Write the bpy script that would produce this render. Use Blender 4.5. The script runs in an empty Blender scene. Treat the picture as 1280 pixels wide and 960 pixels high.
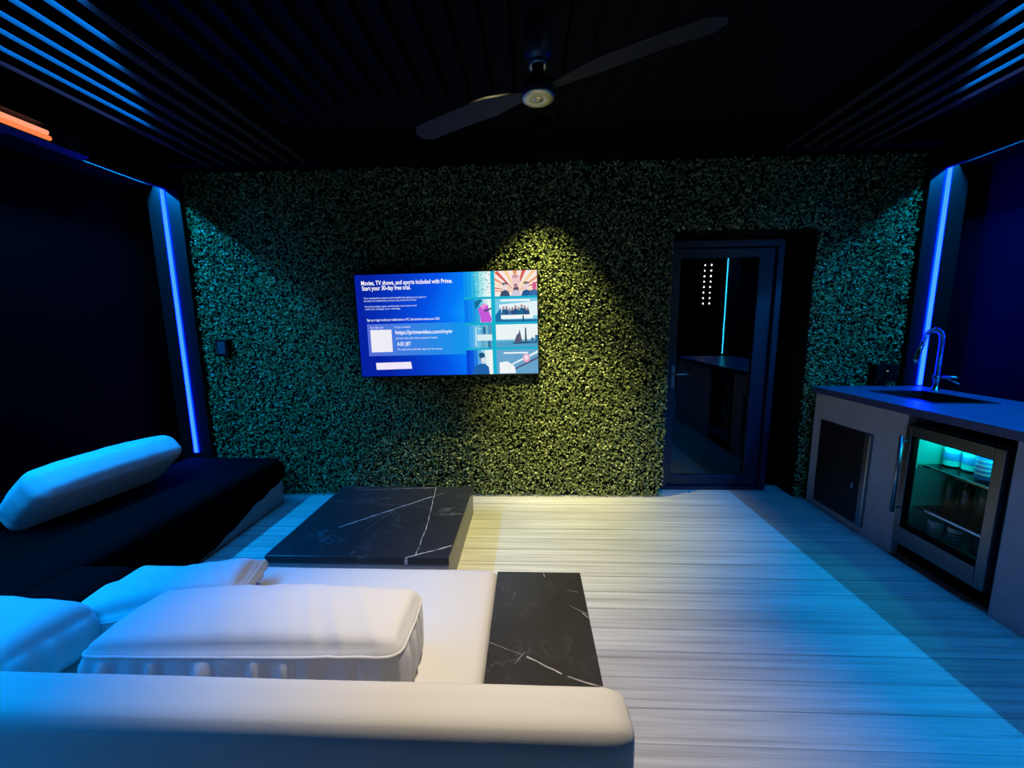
import bpy, bmesh, math, random
from mathutils import Vector, Matrix, noise
random.seed(7)
sc = bpy.context.scene
COL = sc.collection
PI = math.pi

# ------------------------------------------------------------------ helpers
def s2l(c):
    return tuple((v/255/12.92 if v/255 <= .04045 else ((v/255+.055)/1.055)**2.4) for v in c)

ORG = {}
def tag(o, label=None, cat=None, group=None, kind=None):
    if label: o['label'] = label
    if cat: o['category'] = cat
    if group: o['group'] = group
    if kind: o['kind'] = kind
    return o

def thing(name, loc, label, cat, group=None):
    o = bpy.data.objects.new(name, None)
    o.empty_display_size = .05
    COL.objects.link(o)
    o.location = loc
    ORG[o] = Vector(loc)
    return tag(o, label, cat, group)

def obj(name, bm, mats, parent=None, smooth=False, org=None, keep=False):
    """bm is in world coordinates; the mesh is moved to its thing's origin."""
    if not isinstance(mats, (list, tuple)): mats = [mats]
    base = ORG.get(parent, Vector((0, 0, 0))) if parent else Vector(org or (0, 0, 0))
    bm.transform(Matrix.Translation(-base))
    if not keep: bmesh.ops.recalc_face_normals(bm, faces=bm.faces[:])
    me = bpy.data.meshes.new(name)
    bm.to_mesh(me); bm.free()
    for m in mats: me.materials.append(m)
    if smooth:
        for p in me.polygons: p.use_smooth = True
    o = bpy.data.objects.new(name, me)
    COL.objects.link(o)
    if parent: o.parent = parent
    else: o.location = base
    ORG[o] = base
    return o

def struct(name, bm, mat, parent=None, **k):
    o = obj(name, bm, mat, parent, **k)
    if not parent: o['kind'] = 'structure'
    return o

def B(): return bmesh.new()

def box(bm, x0, x1, y0, y1, z0, z1, bev=0, seg=2, mi=0, M=None):
    t = bmesh.new()
    bmesh.ops.create_cube(t, size=1)
    for v in t.verts:
        v.co = Vector(((x0+x1)/2+v.co.x*(x1-x0), (y0+y1)/2+v.co.y*(y1-y0), (z0+z1)/2+v.co.z*(z1-z0)))
    if bev:
        bmesh.ops.bevel(t, geom=t.edges[:], offset=bev, segments=seg, profile=.5, affect='EDGES')
    if M: t.transform(M)
    merge(bm, t, mi)

def merge(bm, t, mi=0):
    mp = {}
    for v in t.verts: mp[v] = bm.verts.new(v.co)
    for f in t.faces:
        try:
            nf = bm.faces.new([mp[v] for v in f.verts]); nf.material_index = mi; nf.smooth = f.smooth
        except ValueError: pass
    t.free()

def quad(bm, pts, mi=0):
    f = bm.faces.new([bm.verts.new(p) for p in pts]); f.material_index = mi
    return f

def tube(bm, pts, r, n=10, mi=0, cap=True):
    pts = [Vector(p) for p in pts]
    rs = r if isinstance(r, (list, tuple)) else [r]*len(pts)
    rings = []
    up = None
    for i, p in enumerate(pts):
        d = (pts[min(i+1, len(pts)-1)] - pts[max(i-1, 0)]).normalized()
        if up is None:
            up = d.orthogonal().normalized()
        up = (up - d*up.dot(d))
        if up.length < 1e-6: up = d.orthogonal()
        up.normalize()
        sd = d.cross(up)
        rings.append([bm.verts.new(p + (up*math.cos(a)+sd*math.sin(a))*rs[i]) for a in (2*PI*k/n for k in range(n))])
    for a, b in zip(rings, rings[1:]):
        for k in range(n):
            f = bm.faces.new((a[k], a[(k+1) % n], b[(k+1) % n], b[k])); f.material_index = mi; f.smooth = True
    if cap:
        for rg in (rings[0], rings[-1]):
            f = bm.faces.new(rg); f.material_index = mi

def lathe(bm, c, prof, n=24, mi=0, M=None):
    """prof: list of (r, z); closed where r == 0."""
    t = bmesh.new()
    rings = []
    for r, z in prof:
        if r < 1e-6: rings.append([t.verts.new((0, 0, z))])
        else: rings.append([t.verts.new((r*math.cos(2*PI*k/n), r*math.sin(2*PI*k/n), z)) for k in range(n)])
    for a, b in zip(rings, rings[1:]):
        for k in range(n):
            q = [a[k % len(a)], a[(k+1) % len(a)], b[(k+1) % len(b)], b[k % len(b)]]
            u = []
            for v in q:
                if v not in u: u.append(v)
            if len(u) > 2:
                f = t.faces.new(u); f.smooth = True
    t.transform((M or Matrix()) if M else Matrix.Translation(c))
    merge(bm, t, mi)

# ------------------------------------------------------------------ materials
def mat(name, rgb, rough=.5, metal=0, spec=.5, lin=False, emit=None, est=0, **kw):
    m = bpy.data.materials.new(name); m.use_nodes = True
    b = m.node_tree.nodes['Principled BSDF']
    c = rgb if lin else s2l(rgb)
    b.inputs['Base Color'].default_value = (*c, 1)
    b.inputs['Roughness'].default_value = rough
    b.inputs['Metallic'].default_value = metal
    b.inputs['Specular IOR Level'].default_value = spec
    if emit:
        b.inputs['Emission Color'].default_value = (*emit, 1)
        b.inputs['Emission Strength'].default_value = est
    for k, v in kw.items(): b.inputs[k].default_value = v
    return m

class NT:
    def __init__(s, m):
        s.m = m; s.t = m.node_tree; s.n = s.t.nodes; s.b = s.n.get('Principled BSDF')
    def add(s, ty, **k):
        n = s.n.new(ty)
        for a, v in k.items(): setattr(n, a, v)
        return n
    def put(s, sock, v):
        if hasattr(v, 'is_linked') or isinstance(v, bpy.types.NodeSocket): s.t.links.new(v, sock)
        else: sock.default_value = v
    def math(s, op, a, b=0, clamp=False, c=None):
        n = s.add('ShaderNodeMath', operation=op, use_clamp=clamp)
        s.put(n.inputs[0], a); s.put(n.inputs[1], b)
        if c is not None: s.put(n.inputs[2], c)
        return n.outputs[0]
    def vmath(s, op, a, b=None, scale=None):
        n = s.add('ShaderNodeVectorMath', operation=op)
        s.put(n.inputs[0], a)
        if b is not None: s.put(n.inputs[1], b)
        if scale is not None: s.put(n.inputs['Scale'], scale)
        return n.outputs['Value'] if op in ('DOT_PRODUCT', 'LENGTH') else n.outputs[0]
    def coord(s, w='Object'):
        return s.add('ShaderNodeTexCoord').outputs[w]
    def mapped(s, v, scale):
        return s.vmath('MULTIPLY', v, scale)
    def noise(s, v, scale, detail=3, rough=.5, out='Fac'):
        n = s.add('ShaderNodeTexNoise')
        s.put(n.inputs['Vector'], v); n.inputs['Scale'].default_value = scale
        n.inputs['Detail'].default_value = detail; n.inputs['Roughness'].default_value = rough
        return n.outputs[out]
    def ramp(s, f, stops):
        n = s.add('ShaderNodeValToRGB')
        e = n.color_ramp.elements
        while len(e) < len(stops): e.new(.5)
        for k, (p, c) in enumerate(stops):
            e[k].position = p; e[k].color = (*c, 1) if len(c) == 3 else c
        s.put(n.inputs[0], f)
        return n.outputs[0]
    def mix(s, f, a, b):
        n = s.add('ShaderNodeMix', data_type='RGBA')
        s.put(n.inputs[0], f)
        s.put(n.inputs[6], (*a, 1) if isinstance(a, tuple) and len(a) == 3 else a)
        s.put(n.inputs[7], (*b, 1) if isinstance(b, tuple) and len(b) == 3 else b)
        return n.outputs[2]
    def sep(s, v):
        n = s.add('ShaderNodeSeparateXYZ'); s.put(n.inputs[0], v); return n.outputs
    def comb(s, x, y, z):
        n = s.add('ShaderNodeCombineXYZ')
        for i, v in enumerate((x, y, z)): s.put(n.inputs[i], v)
        return n.outputs[0]
    def bump(s, h, strength=.3, dist=.01):
        n = s.add('ShaderNodeBump')
        n.inputs['Strength'].default_value = strength; n.inputs['Distance'].default_value = dist
        s.put(n.inputs['Height'], h)
        s.t.links.new(n.outputs[0], s.b.inputs['Normal'])

M = {}
M['black'] = mat('black_aluminium', (4, 4, 5), .55, spec=.2)
M['matte_black'] = mat('matte_black', (4, 4, 5), .8, spec=.1)
M['beam'] = mat('beam_paint', (3, 3, 4), .8, spec=.1)
M['void'] = mat('dark_interior', (4, 4, 6), .9, spec=.1)
M['steel'] = mat('brushed_steel', (150, 150, 152), .32, 1)
M['door_steel'] = mat('fridge_door_steel', (112, 112, 116), .36, 1)
M['chrome'] = mat('chrome', (215, 215, 220), .12, 1)
M['nickel'] = mat('brushed_nickel', (190, 180, 150), .35, .9)
M['dark_steel'] = mat('dark_steel', (70, 72, 78), .38, .9)
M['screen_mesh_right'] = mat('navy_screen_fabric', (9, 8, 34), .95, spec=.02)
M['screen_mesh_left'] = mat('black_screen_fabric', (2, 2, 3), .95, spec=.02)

def fabric(name, rgb, rough=.85, bump=.12):
    m = mat(name, rgb, rough, spec=.2); n = NT(m); c = n.coord()
    h = n.math('ADD', n.noise(c, 400, 2), n.math('MULTIPLY', n.noise(c, 7, 3), .8))
    n.bump(h, bump, .004)
    m.node_tree.nodes['Principled BSDF'].inputs['Sheen Weight'].default_value = .15
    return m
M['white_fabric'] = fabric('white_fabric', (200, 196, 190))
M['cushion_fabric'] = fabric('white_cushion_fabric', (200, 198, 198), .8)
M['dark_fabric'] = fabric('black_fabric', (5, 5, 6), .95)
M['dark_fabric'].node_tree.nodes['Principled BSDF'].inputs['Sheen Weight'].default_value = 0
M['dark_fabric'].node_tree.nodes['Principled BSDF'].inputs['Specular IOR Level'].default_value = .05
M['base_panel'] = fabric('pale_base_fabric', (150, 150, 150))

def deck():
    m = mat('composite_decking', (170, 165, 158), .5, spec=.35); n = NT(m)
    p = n.sep(n.coord()); x, y = p[0], p[1]
    bw = .1385
    yy = n.math('DIVIDE', n.math('ADD', y, 8.03), bw)
    row = n.math('FLOOR', yy); fr = n.math('FRACT', yy)
    wn = n.add('ShaderNodeTexWhiteNoise', noise_dimensions='1D'); n.put(wn.inputs['W'], row)
    rnd = wn.outputs['Value']
    xs = n.math('ADD', x, n.math('MULTIPLY', rnd, 37))
    v1 = n.comb(n.math('MULTIPLY', xs, .9), n.math('MULTIPLY', y, 42), 0)
    v2 = n.comb(n.math('MULTIPLY', xs, 3.5), n.math('MULTIPLY', y, 160), 0)
    g1 = n.noise(v1, 1, 3, .55); g2 = n.noise(v2, 1, 2)
    g = n.math('ADD', n.math('MULTIPLY', g1, .7), n.math('MULTIPLY', g2, .3))
    col = n.ramp(g, [(.28, s2l((128, 120, 112))), (.42, s2l((166, 159, 150))), (.56, s2l((184, 178, 169))), (.75, s2l((200, 194, 185)))])
    br = n.math('ADD', .9, n.math('MULTIPLY', rnd, .2))
    col = n.vmath('SCALE', col, scale=br)
    edge = n.math('MINIMUM', fr, n.math('SUBTRACT', 1, fr))
    gap = n.math('LESS_THAN', edge, .022)
    # butt joints
    xl = n.math('FRACT', n.math('ADD', n.math('DIVIDE', x, 3.66), n.math('MULTIPLY', rnd, 5)))
    butt = n.math('LESS_THAN', xl, .0009)
    vor = n.add('ShaderNodeTexVoronoi'); n.put(vor.inputs['Vector'], n.coord()); vor.inputs['Scale'].default_value = 7.5
    speck = n.math('LESS_THAN', vor.outputs['Distance'], .035)
    speck = n.math('MULTIPLY', speck, n.math('GREATER_THAN', n.sep(vor.outputs['Color'])[0], .55))
    col = n.mix(n.math('MULTIPLY', speck, .6), col, s2l((70, 60, 50)))
    col = n.mix(n.math('MULTIPLY', gap, n.math('ADD', .25, n.math('MULTIPLY', rnd, .5))), col, s2l((40, 38, 36)))
    n.put(n.b.inputs['Base Color'], col)
    h = n.math('SUBTRACT', n.math('MULTIPLY', g, .35), n.math('MULTIPLY', gap, 1))
    n.bump(h, .35, .004)
    return m
M['deck'] = deck()

def marble(name, segs, base=(40, 40, 43), faint=.25):
    """black marble; segs are white vein lines (x0,y0,x1,y1,width,strength) in object space"""
    m = mat(name, base, .28, spec=.45); n = NT(m); c = n.coord()
    wob = n.vmath('SUBTRACT', n.noise(c, 9, 4, out='Color'), (.5, .5, .5))
    cw = n.vmath('ADD', c, n.vmath('SCALE', wob, scale=.02))
    p = n.sep(cw); flat = n.comb(p[0], p[1], 0)
    brk = n.noise(c, 22, 3)
    tot = None
    for x0, y0, x1, y1, w, st in segs:
        d = Vector((x1-x0, y1-y0, 0)); L2 = d.length_squared
        pa = n.vmath('SUBTRACT', flat, (x0, y0, 0))
        t = n.math('DIVIDE', n.vmath('DOT_PRODUCT', pa, tuple(d)), L2, clamp=True)
        q = n.vmath('SUBTRACT', pa, n.vmath('SCALE', tuple(d), scale=t))
        dist = n.vmath('LENGTH', q)
        s = n.math('SUBTRACT', 1, n.math('DIVIDE', dist, w), clamp=True)
        s = n.math('MULTIPLY', s, n.math('MULTIPLY', n.math('SUBTRACT', n.math('MULTIPLY', brk, 3.2), .9, clamp=True), st))
        tot = s if tot is None else n.math('MAXIMUM', tot, s)
    n1 = n.noise(n.vmath('ADD', c, n.vmath('SCALE', wob, scale=.25)), 2.3, 5, .6)
    fv = n.math('SUBTRACT', 1, n.math('MULTIPLY', n.math('ABSOLUTE', n.math('SUBTRACT', n1, .5)), 130), clamp=True)
    fv = n.math('MULTIPLY', fv, n.math('MULTIPLY', n.math('SUBTRACT', n.noise(c, 5, 2), .45, clamp=True), faint*3))
    tot = n.math('MAXIMUM', tot, fv)
    cloud = n.mix(n.noise(c, 6, 5), s2l(tuple(v*.82 for v in base)), s2l(tuple(v*1.15 for v in base)))
    n.put(n.b.inputs['Base Color'], n.mix(tot, cloud, s2l((205, 202, 200))))
    return m

def stucco():
    m = mat('grey_stucco', (168, 162, 160), .85, spec=.2); n = NT(m); c = n.coord()
    f = n.noise(c, 14, 5)
    n.put(n.b.inputs['Base Color'], n.mix(f, s2l((168, 163, 166)), s2l((198, 193, 196))))
    n.bump(n.noise(c, 130, 3), .35, .004)
    return m
M['stucco'] = stucco()

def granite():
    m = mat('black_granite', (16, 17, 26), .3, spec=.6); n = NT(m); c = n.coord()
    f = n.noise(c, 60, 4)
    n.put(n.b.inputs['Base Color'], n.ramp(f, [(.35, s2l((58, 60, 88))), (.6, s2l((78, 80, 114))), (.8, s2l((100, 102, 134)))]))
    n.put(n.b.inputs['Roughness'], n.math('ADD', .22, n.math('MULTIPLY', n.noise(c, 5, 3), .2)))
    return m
M['granite'] = granite()

def leafmat():
    m = mat('boxwood_leaf', (70, 100, 40), .38, spec=.55); n = NT(m)
    g = n.add('ShaderNodeNewGeometry')
    f = n.noise(n.coord(), 38, 3)
    c1 = n.ramp(f, [(.3, s2l((44, 62, 38))), (.5, s2l((104, 116, 64))), (.7, s2l((176, 178, 108)))])
    n.put(n.b.inputs['Base Color'], c1)
    return m
M['leaf'] = leafmat()
M['hedge_back'] = mat('dark_green_matting', (10, 15, 9), .9, spec=.1)

def glass(name, tint=(1, 1, 1), ior=1.6, opac=0.0):
    m = bpy.data.materials.new(name); m.use_nodes = True
    t = m.node_tree; t.nodes.clear()
    out = t.nodes.new('ShaderNodeOutputMaterial')
    fr = t.nodes.new('ShaderNodeFresnel'); fr.inputs['IOR'].default_value = ior
    tr = t.nodes.new('ShaderNodeBsdfTransparent'); tr.inputs[0].default_value = (*tint, 1)
    gl = t.nodes.new('ShaderNodeBsdfGlossy'); gl.inputs['Roughness'].default_value = .01
    mx = t.nodes.new('ShaderNodeMixShader')
    t.links.new(fr.outputs[0], mx.inputs[0]); t.links.new(tr.outputs[0], mx.inputs[1]); t.links.new(gl.outputs[0], mx.inputs[2])
    t.links.new(mx.outputs[0], out.inputs[0])
    return m
M['door_glass'] = glass('door_glass', (.25, .27, .32), 1.75)
M['fridge_glass'] = glass('fridge_glass', (.9, .93, .95), 1.12)

def emis(name, rgb, strength, lin=True):
    m = bpy.data.materials.new(name); m.use_nodes = True
    t = m.node_tree; t.nodes.clear()
    out = t.nodes.new('ShaderNodeOutputMaterial'); e = t.nodes.new('ShaderNodeEmission')
    e.inputs[0].default_value = (*(rgb if lin else s2l(rgb)), 1); e.inputs[1].default_value = strength
    t.links.new(e.outputs[0], out.inputs[0])
    return m
M['led_core'] = emis('blue_led_core', (.0018, .0098, 1.0), 45)
M['led_dim'] = emis('blue_led_diffuser', (0, .0027, 1.0), 45)
M['led_louver'] = emis('louver_led', (.03, .22, .9), .95)
M['led_louver_dim'] = emis('louver_led_dim', (.07, .10, .34), .8)
M['led_back'] = emis('cyan_led', (.03, .62, 1.0), 26)
M['bulb'] = emis('warm_white_bulb', (1, .92, .8), 60)
M['heat'] = emis('glowing_element', (1.0, .23, .075), 1.05)
M['heat_hot'] = emis('hot_element', (1.0, .31, .17), 1.2)

# ------------------------------------------------------------------ room dimensions
XL, XR = -2.95, 3.12           # LED line of the corner posts
YW = 3.34                      # face of the hedge
ZB = 2.63                      # underside of side beams
YG = 3.56                      # door plane

# ------------------------------------------------------------------ setting
bm = B(); box(bm, -4.2, 4.2, -3.6, 3.62, -.08, 0); struct('floor', bm, M['deck'])

bm = B()
box(bm, -3.16, 1.13, 3.38, 3.66, 0, 2.76)
box(bm, 1.13, 2.27, 3.38, 3.66, 2.20, 2.76)
box(bm, 2.27, 3.34, 3.38, 3.66, 0, 2.76)
struct('wall_back', bm, M['hedge_back'])

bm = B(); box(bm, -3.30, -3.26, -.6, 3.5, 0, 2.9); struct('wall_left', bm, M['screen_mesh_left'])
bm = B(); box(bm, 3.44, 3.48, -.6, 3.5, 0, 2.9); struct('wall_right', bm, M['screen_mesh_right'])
bm = B(); box(bm, -3.4, 3.5, -1.6, 3.66, 2.93, 3.0); struct('ceiling', bm, M['matte_black'])
# back beam above the hedge and the side beams with their open LED channels
bm = B(); box(bm, -3.2, 3.35, 3.22, 3.6, 2.76, 2.93, .004); struct('trim_1', bm, M['beam'])
def side_beam(name, s, x0):
    bm = B()
    # inner lip, roof of the channel, outer flange
    def bx(a, b, z0, z1):
        xa, xb = sorted((x0+s*a, x0+s*b)); box(bm, xa, xb, -1.5, 3.36, z0, z1)
    bx(-.050, -.015, 2.605, 2.90)       # inner lip
    bx(-.015, .075, 2.72, 2.90)          # channel roof
    bx(.075, .30, 2.634, 2.90)           # outer flange
    return struct(name, bm, M['beam'])
side_beam('trim_2', -1, XL); side_beam('trim_3', 1, XR)
# corner posts
def post(name, x0, x1, y0, y1):
    bm = B(); box(bm, x0, x1, y0, y1, 0, 2.64, .004); struct(name, bm, M['black'])
post('trim_4', -3.09, -2.815, 3.30, 3.37)
post('trim_5', 3.0, 3.28, 3.30, 3.37)
post('trim_6', 3.12, 3.30, .46, .60)
post('trim_7', -3.15, -3.0, .46, .60)

# foliage of the artificial hedge: thousands of small folded leaves
def foliage():
    vs, fs = [], []
    rnd = random.Random(3)
    areas = [(-2.81, 1.15, 0.005, 2.74), (1.15, 2.26, 2.215, 2.74), (2.26, 2.99, 0.005, 2.74)]
    for x0, x1, z0, z1 in areas:
        n = int((x1-x0)*(z1-z0)*6200)
        for _ in range(n):
            x = rnd.uniform(x0, x1); z = rnd.uniform(z0, z1)
            clump = noise.noise(Vector((x*9, z*9, 0)))
            y = 3.372 - .034*rnd.random()**.8 - .016*(clump*.5+.5)
            L = rnd.uniform(.008, .0145); W = L*rnd.uniform(.55, .75)
            a = rnd.uniform(0, 2*PI)
            # leaf axis mostly up/out, random roll
            ax = Vector((math.cos(a), -rnd.uniform(.1, 1.1), math.sin(a)*.8+.25)).normalized()
            sd = ax.cross(Vector((rnd.uniform(-.6, .6), -1, rnd.uniform(-.6, .9)))).normalized()
            nr = ax.cross(sd)
            b = len(vs); c = Vector((x, y, z))
            base = c - ax*L; tip = c + ax*L
            for v in (base, c + sd*W + nr*L*.22, tip, c - sd*W + nr*L*.22):
                q = v
                vs.append((min(max(q.x, x0-.004), x1+.004), max(q.y, 3.302), max(q.z, .002)))
            fs.append((b, b+1, b+2)); fs.append((b, b+2, b+3))
    me = bpy.data.meshes.new('boxwood_foliage')
    me.from_pydata(vs, [], fs); me.materials.append(M['leaf'])
    o = bpy.data.objects.new('boxwood_foliage', me); COL.objects.link(o)
    tag(o, 'dense artificial boxwood leaves covering the whole back wall around the door', 'hedge', kind='stuff')
foliage()

# ------------------------------------------------------------------ door
bm = B()
box(bm, 1.19, 1.235, 3.50, 3.62, 0, 2.17, .003); box(bm, 2.06, 2.11, 3.50, 3.62, 0, 2.17, .003)
box(bm, 1.235, 2.06, 3.50, 3.62, 2.115, 2.17, .003); box(bm, 1.235, 2.06, 3.50, 3.62, 0, .03, .002)
M['door_paint'] = mat('door_paint', (15, 16, 42), .4)
door = struct('door_1', bm, M['door_paint'])
bm = B()
box(bm, 1.24, 1.285, 3.535, 3.585, .035, 2.11, .004); box(bm, 1.93, 2.055, 3.535, 3.585, .035, 2.11, .004)
box(bm, 1.285, 1.93, 3.535, 3.585, 2.035, 2.11, .004); box(bm, 1.285, 1.93, 3.535, 3.585, .035, .125, .004)
obj('door_leaf', bm, M['door_paint'], door)
bm = B(); box(bm, 1.285, 1.93, 3.556, 3.564, .125, 2.035); obj('glass_pane', bm, M['door_glass'], door)
bm = B()
box(bm, 1.247, 1.277, 3.527, 3.536, .93, 1.13, .003)
tube(bm, [(1.262, 3.53, 1.06), (1.262, 3.485, 1.06), (1.275, 3.478, 1.06), (1.375, 3.478, 1.057)], .009, 10)
lathe(bm, (0, 0, 0), [(0, 0), (.012, 0), (.012, .012), (0, .014)], 14, M=Matrix.Translation((1.262, 3.528, .965)) @ Matrix.Rotation(PI/2, 4, 'X'))
obj('door_handle', bm, M['steel'], door)
bm = B(); box(bm, 1.0, 2.3, 4.6, 4.62, 0, 2.3); box(bm, 1.0, 1.02, 3.67, 4.6, 0, 2.3); box(bm, 2.28, 2.3, 3.67, 4.6, 0, 2.3); box(bm, 1.0, 2.3, 3.67, 4.6, 2.28, 2.3); box(bm, 1.0, 2.3, 3.67, 4.6, -.02, 0)
obj('dark_interior', bm, M['void'], door)

# ------------------------------------------------------------------ LED strips
def post_strip(x, z0, z1, label):
    t = thing('led_strip', (x, 3.298, z0), label, 'light strip', 'vertical strips on the corner posts')
    bm = B(); box(bm, x-.021, x+.021, 3.294, 3.2995, z0, z1); obj('diffuser', bm, M['led_dim'], t)
    for s in (-1, 1):
        bm = B(); box(bm, x+s*.008-.0055, x+s*.008+.0055, 3.291, 3.2945, z0, z1); obj('led_line', bm, M['led_core'], t)
post_strip(XL, .41, 2.625, 'vertical blue LED strip on the corner post behind the black daybed')
post_strip(XR+.005, .985, 2.64, 'vertical blue LED strip on the corner post behind the faucet')
# strip on the middle post at the right: its light is what the glass door mirrors
t = thing('led_strip', (3.118, .53, 1.0), 'cyan LED strip mirrored in the glass door', 'light strip')
bm = B(); box(bm, 3.112, 3.1195, .522, .538, 1.0, 2.55); obj('led_line', bm, M['led_back'], t)
for k, xb in enumerate((3.77, 3.905)):
    t = thing('string_light', (xb, -1.86, 1.88), 'left string of small white bulbs mirrored in the door glass' if k == 0 else 'right string of small white bulbs mirrored in the door glass', 'string light', 'bulb strings mirrored in the door')
    bm = B(); tube(bm, [(xb+.012, -1.86, 1.88), (xb+.012, -1.86, 2.86)], .003, 6); obj('wire', bm, M['black'], t)
    for i in range(9):
        bm = B(); lathe(bm, (xb, -1.86, 1.90+.115*i), [(0, -.016), (.012, -.008), (.013, .004), (.006, .016), (0, .018)], 10)
        obj('bulb', bm, M['bulb'], t)

# ------------------------------------------------------------------ lights
def area(name, loc, rot, sx, sy, power, rgb, spread=None):
    l = bpy.data.lights.new(name, 'AREA'); l.shape = 'RECTANGLE'; l.size = sx; l.size_y = sy
    l.energy = power; l.color = rgb
    if spread: l.spread = spread
    o = bpy.data.objects.new(name, l); COL.objects.link(o); o.location = loc; o.rotation_euler = rot
    return o
BL = (.0, .295, 1.0)

# ------------------------------------------------------------------ louvers
XS = [2.46-.1285*i for i in range(7)]
LL = [(-2.452, 2.56, 1), (-2.324, 2.575, 0), (-2.19, 2.42, 0), (-2.07, 2.25, 0), (-1.94, 2.05, 0), (-1.81, 1.88, 0), (-1.685, 1.66, 0)]
RR = [(2.468, 2.60, 1), (2.352, 2.47, 0), (2.228, 2.30, 0), (2.108, 2.16, 0), (1.98, 1.98, 0), (1.855, 1.80, 0)]
ORD = ['outermost', 'second', 'third', 'fourth', 'fifth', 'sixth', 'innermost lit']
M['louver_wall'] = mat('louver_channel_paint', (66, 66, 68), .7, spec=.1)
def blade(x, y1, s, dim, label, group):
    t = thing('louver_blade', (x, 1.0, 2.735), label, 'louver', group)
    z0 = 2.735
    bm = B()
    def bx(a, b, za, zb, y0=-1.45, yb=3.2):
        xa, xb = sorted((x+s*a, x+s*b)); box(bm, xa, xb, y0, yb, za, zb)
    bx(-.019, -.016, z0, z0+.05); bx(-.016, .017, z0+.042, z0+.05); bx(.0172, .020, z0-.004, z0+.05)
    R = Matrix.Translation((x+s*.03, 0, z0+.075)) @ Matrix.Rotation(-s*.5, 4, 'Y')
    box(bm, -.055, .055, -1.45, 3.2, -.005, .005, .002, M=R)
    obj('blade', bm, M['black'], t)
    bm = B(); bx(.0155, .0172, z0-.004, z0+.042); obj('channel_wall', bm, M['louver_wall'], t)
    y0 = -1.3
    area('louver_led', (x, (y0+y1)/2, z0+.040), (0, 0, 0), .012, y1-y0, (.6 if dim else 4.4)*(y1-y0), (.12, .25, 1.0) if dim else (.0, .25, 1.0))
for i, (x, y1, dim) in enumerate(LL):
    lab = 'dim thin outermost lit louver above the infrared heater' if dim else '%s blue lit louver counted inward from the heater side' % ORD[i]
    blade(x, y1, -1, dim, lab, 'lit louvers above the heater')
for i, (x, y1, dim) in enumerate(RR):
    lab = 'dim outermost lit louver above the kitchen counter' if dim else '%s blue lit louver counted inward from the counter side' % ORD[i]
    blade(x, y1, 1, dim, lab, 'lit louvers above the counter')
bm = B()
x = -1.55
while x < 1.76:
    R = Matrix.Translation((x, 0, 2.80)) @ Matrix.Rotation(.35, 4, 'Y')
    box(bm, -.06, .06, -1.45, 2.76, -.006, .006, 0, M=R); x += .1285
struct('trim_8', bm, M['matte_black'])

# ------------------------------------------------------------------ infrared heater
hy0, hy1, hx = 1.05, 2.50, -2.80
t = thing('infrared_heater', (hx-.12, hy0, 2.60), 'slim infrared heater glowing orange under the lit louvers', 'heater')
bm = B()
R = Matrix.Translation((hx-.02, 0, 2.625)) @ Matrix.Rotation(-.35, 4, 'Y')
box(bm, -.028, -.016, hy0, hy1+.10, -.065, .065, .003, M=R)
box(bm, -.016, .03, hy0, hy1+.10, .055, .065, .002, M=R); box(bm, -.016, .03, hy0, hy1+.10, -.065, -.055, .002, M=R)
box(bm, -.10, -.03, hy1-.3, hy1-.22, -.02, .02, .003, M=R)
obj('housing', bm, M['dark_steel'], t)
bm = B(); box(bm, -.016, -.010, hy0, hy1-.03, -.053, .053, M=R); obj('reflector', bm, M['steel'], t)
bm = B(); box(bm, -.014, .032, hy1+.0, hy1+.10, -.054, .054, .006, M=R); obj('end_cap', bm, mat('heater_cap', (40, 44, 70), .4, .5), t)
for zz, mm in ((.017, 'heat_hot'), (-.017, 'heat')):
    bm = B(); tube(bm, [R @ Vector((.008, hy0+.02, zz)), R @ Vector((.008, hy1-.08, zz))], .0135, 12)
    obj('heating_tube', bm, M[mm], t)
for k in range(2):
    bm = B(); box(bm, -.008, .016, hy1-.085, hy1-.01, (.017, -.017)[k]-.012, (.017, -.017)[k]+.012, .003, M=R); obj('tube_holder', bm, M['chrome'], t)

# ------------------------------------------------------------------ ceiling fan
fx, fy = .042, 1.776
t = thing('ceiling_fan', (fx, fy, 2.4), 'dark ceiling fan with nickel hub cap above the room centre', 'fan')
bm = B(); lathe(bm, (fx, fy, 0), [(0, 2.93), (.07, 2.93), (.07, 2.90), (.05, 2.86), (.016, 2.85), (.016, 2.69), (0, 2.69)], 24); obj('canopy_rod', bm, M['black'], t)
bm = B(); lathe(bm, (fx, fy, 0), [(0, 2.70), (.045, 2.70), (.055, 2.685), (.056, 2.56), (.03, 2.535), (0, 2.535)], 32); obj('motor_housing', bm, M['dark_steel'], t)
bm = B(); lathe(bm, (fx, fy, 0), [(.024, 2.525), (.036, 2.520), (.038, 2.532), (.030, 2.54), (.024, 2.525)], 28); obj('collar_ring', bm, M['steel'], t)
bm = B(); lathe(bm, (fx, fy, 0), [(0, 2.535), (.02, 2.535), (.03, 2.47), (.066, 2.455), (.068, 2.415), (.05, 2.41), (0, 2.41)], 32); obj('blade_hub', bm, M['black'], t)
bm = B(); lathe(bm, (fx, fy, 0), [(0, 2.398), (.018, 2.398), (.022, 2.402), (.026, 2.400), (.06, 2.400), (.067, 2.405), (.067, 2.412), (0, 2.412)], 36)
obj('hub_cap', bm, M['nickel'], t)
M['fan_blade'] = mat('fan_blade', (36, 32, 30), .6, spec=.2)
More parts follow.
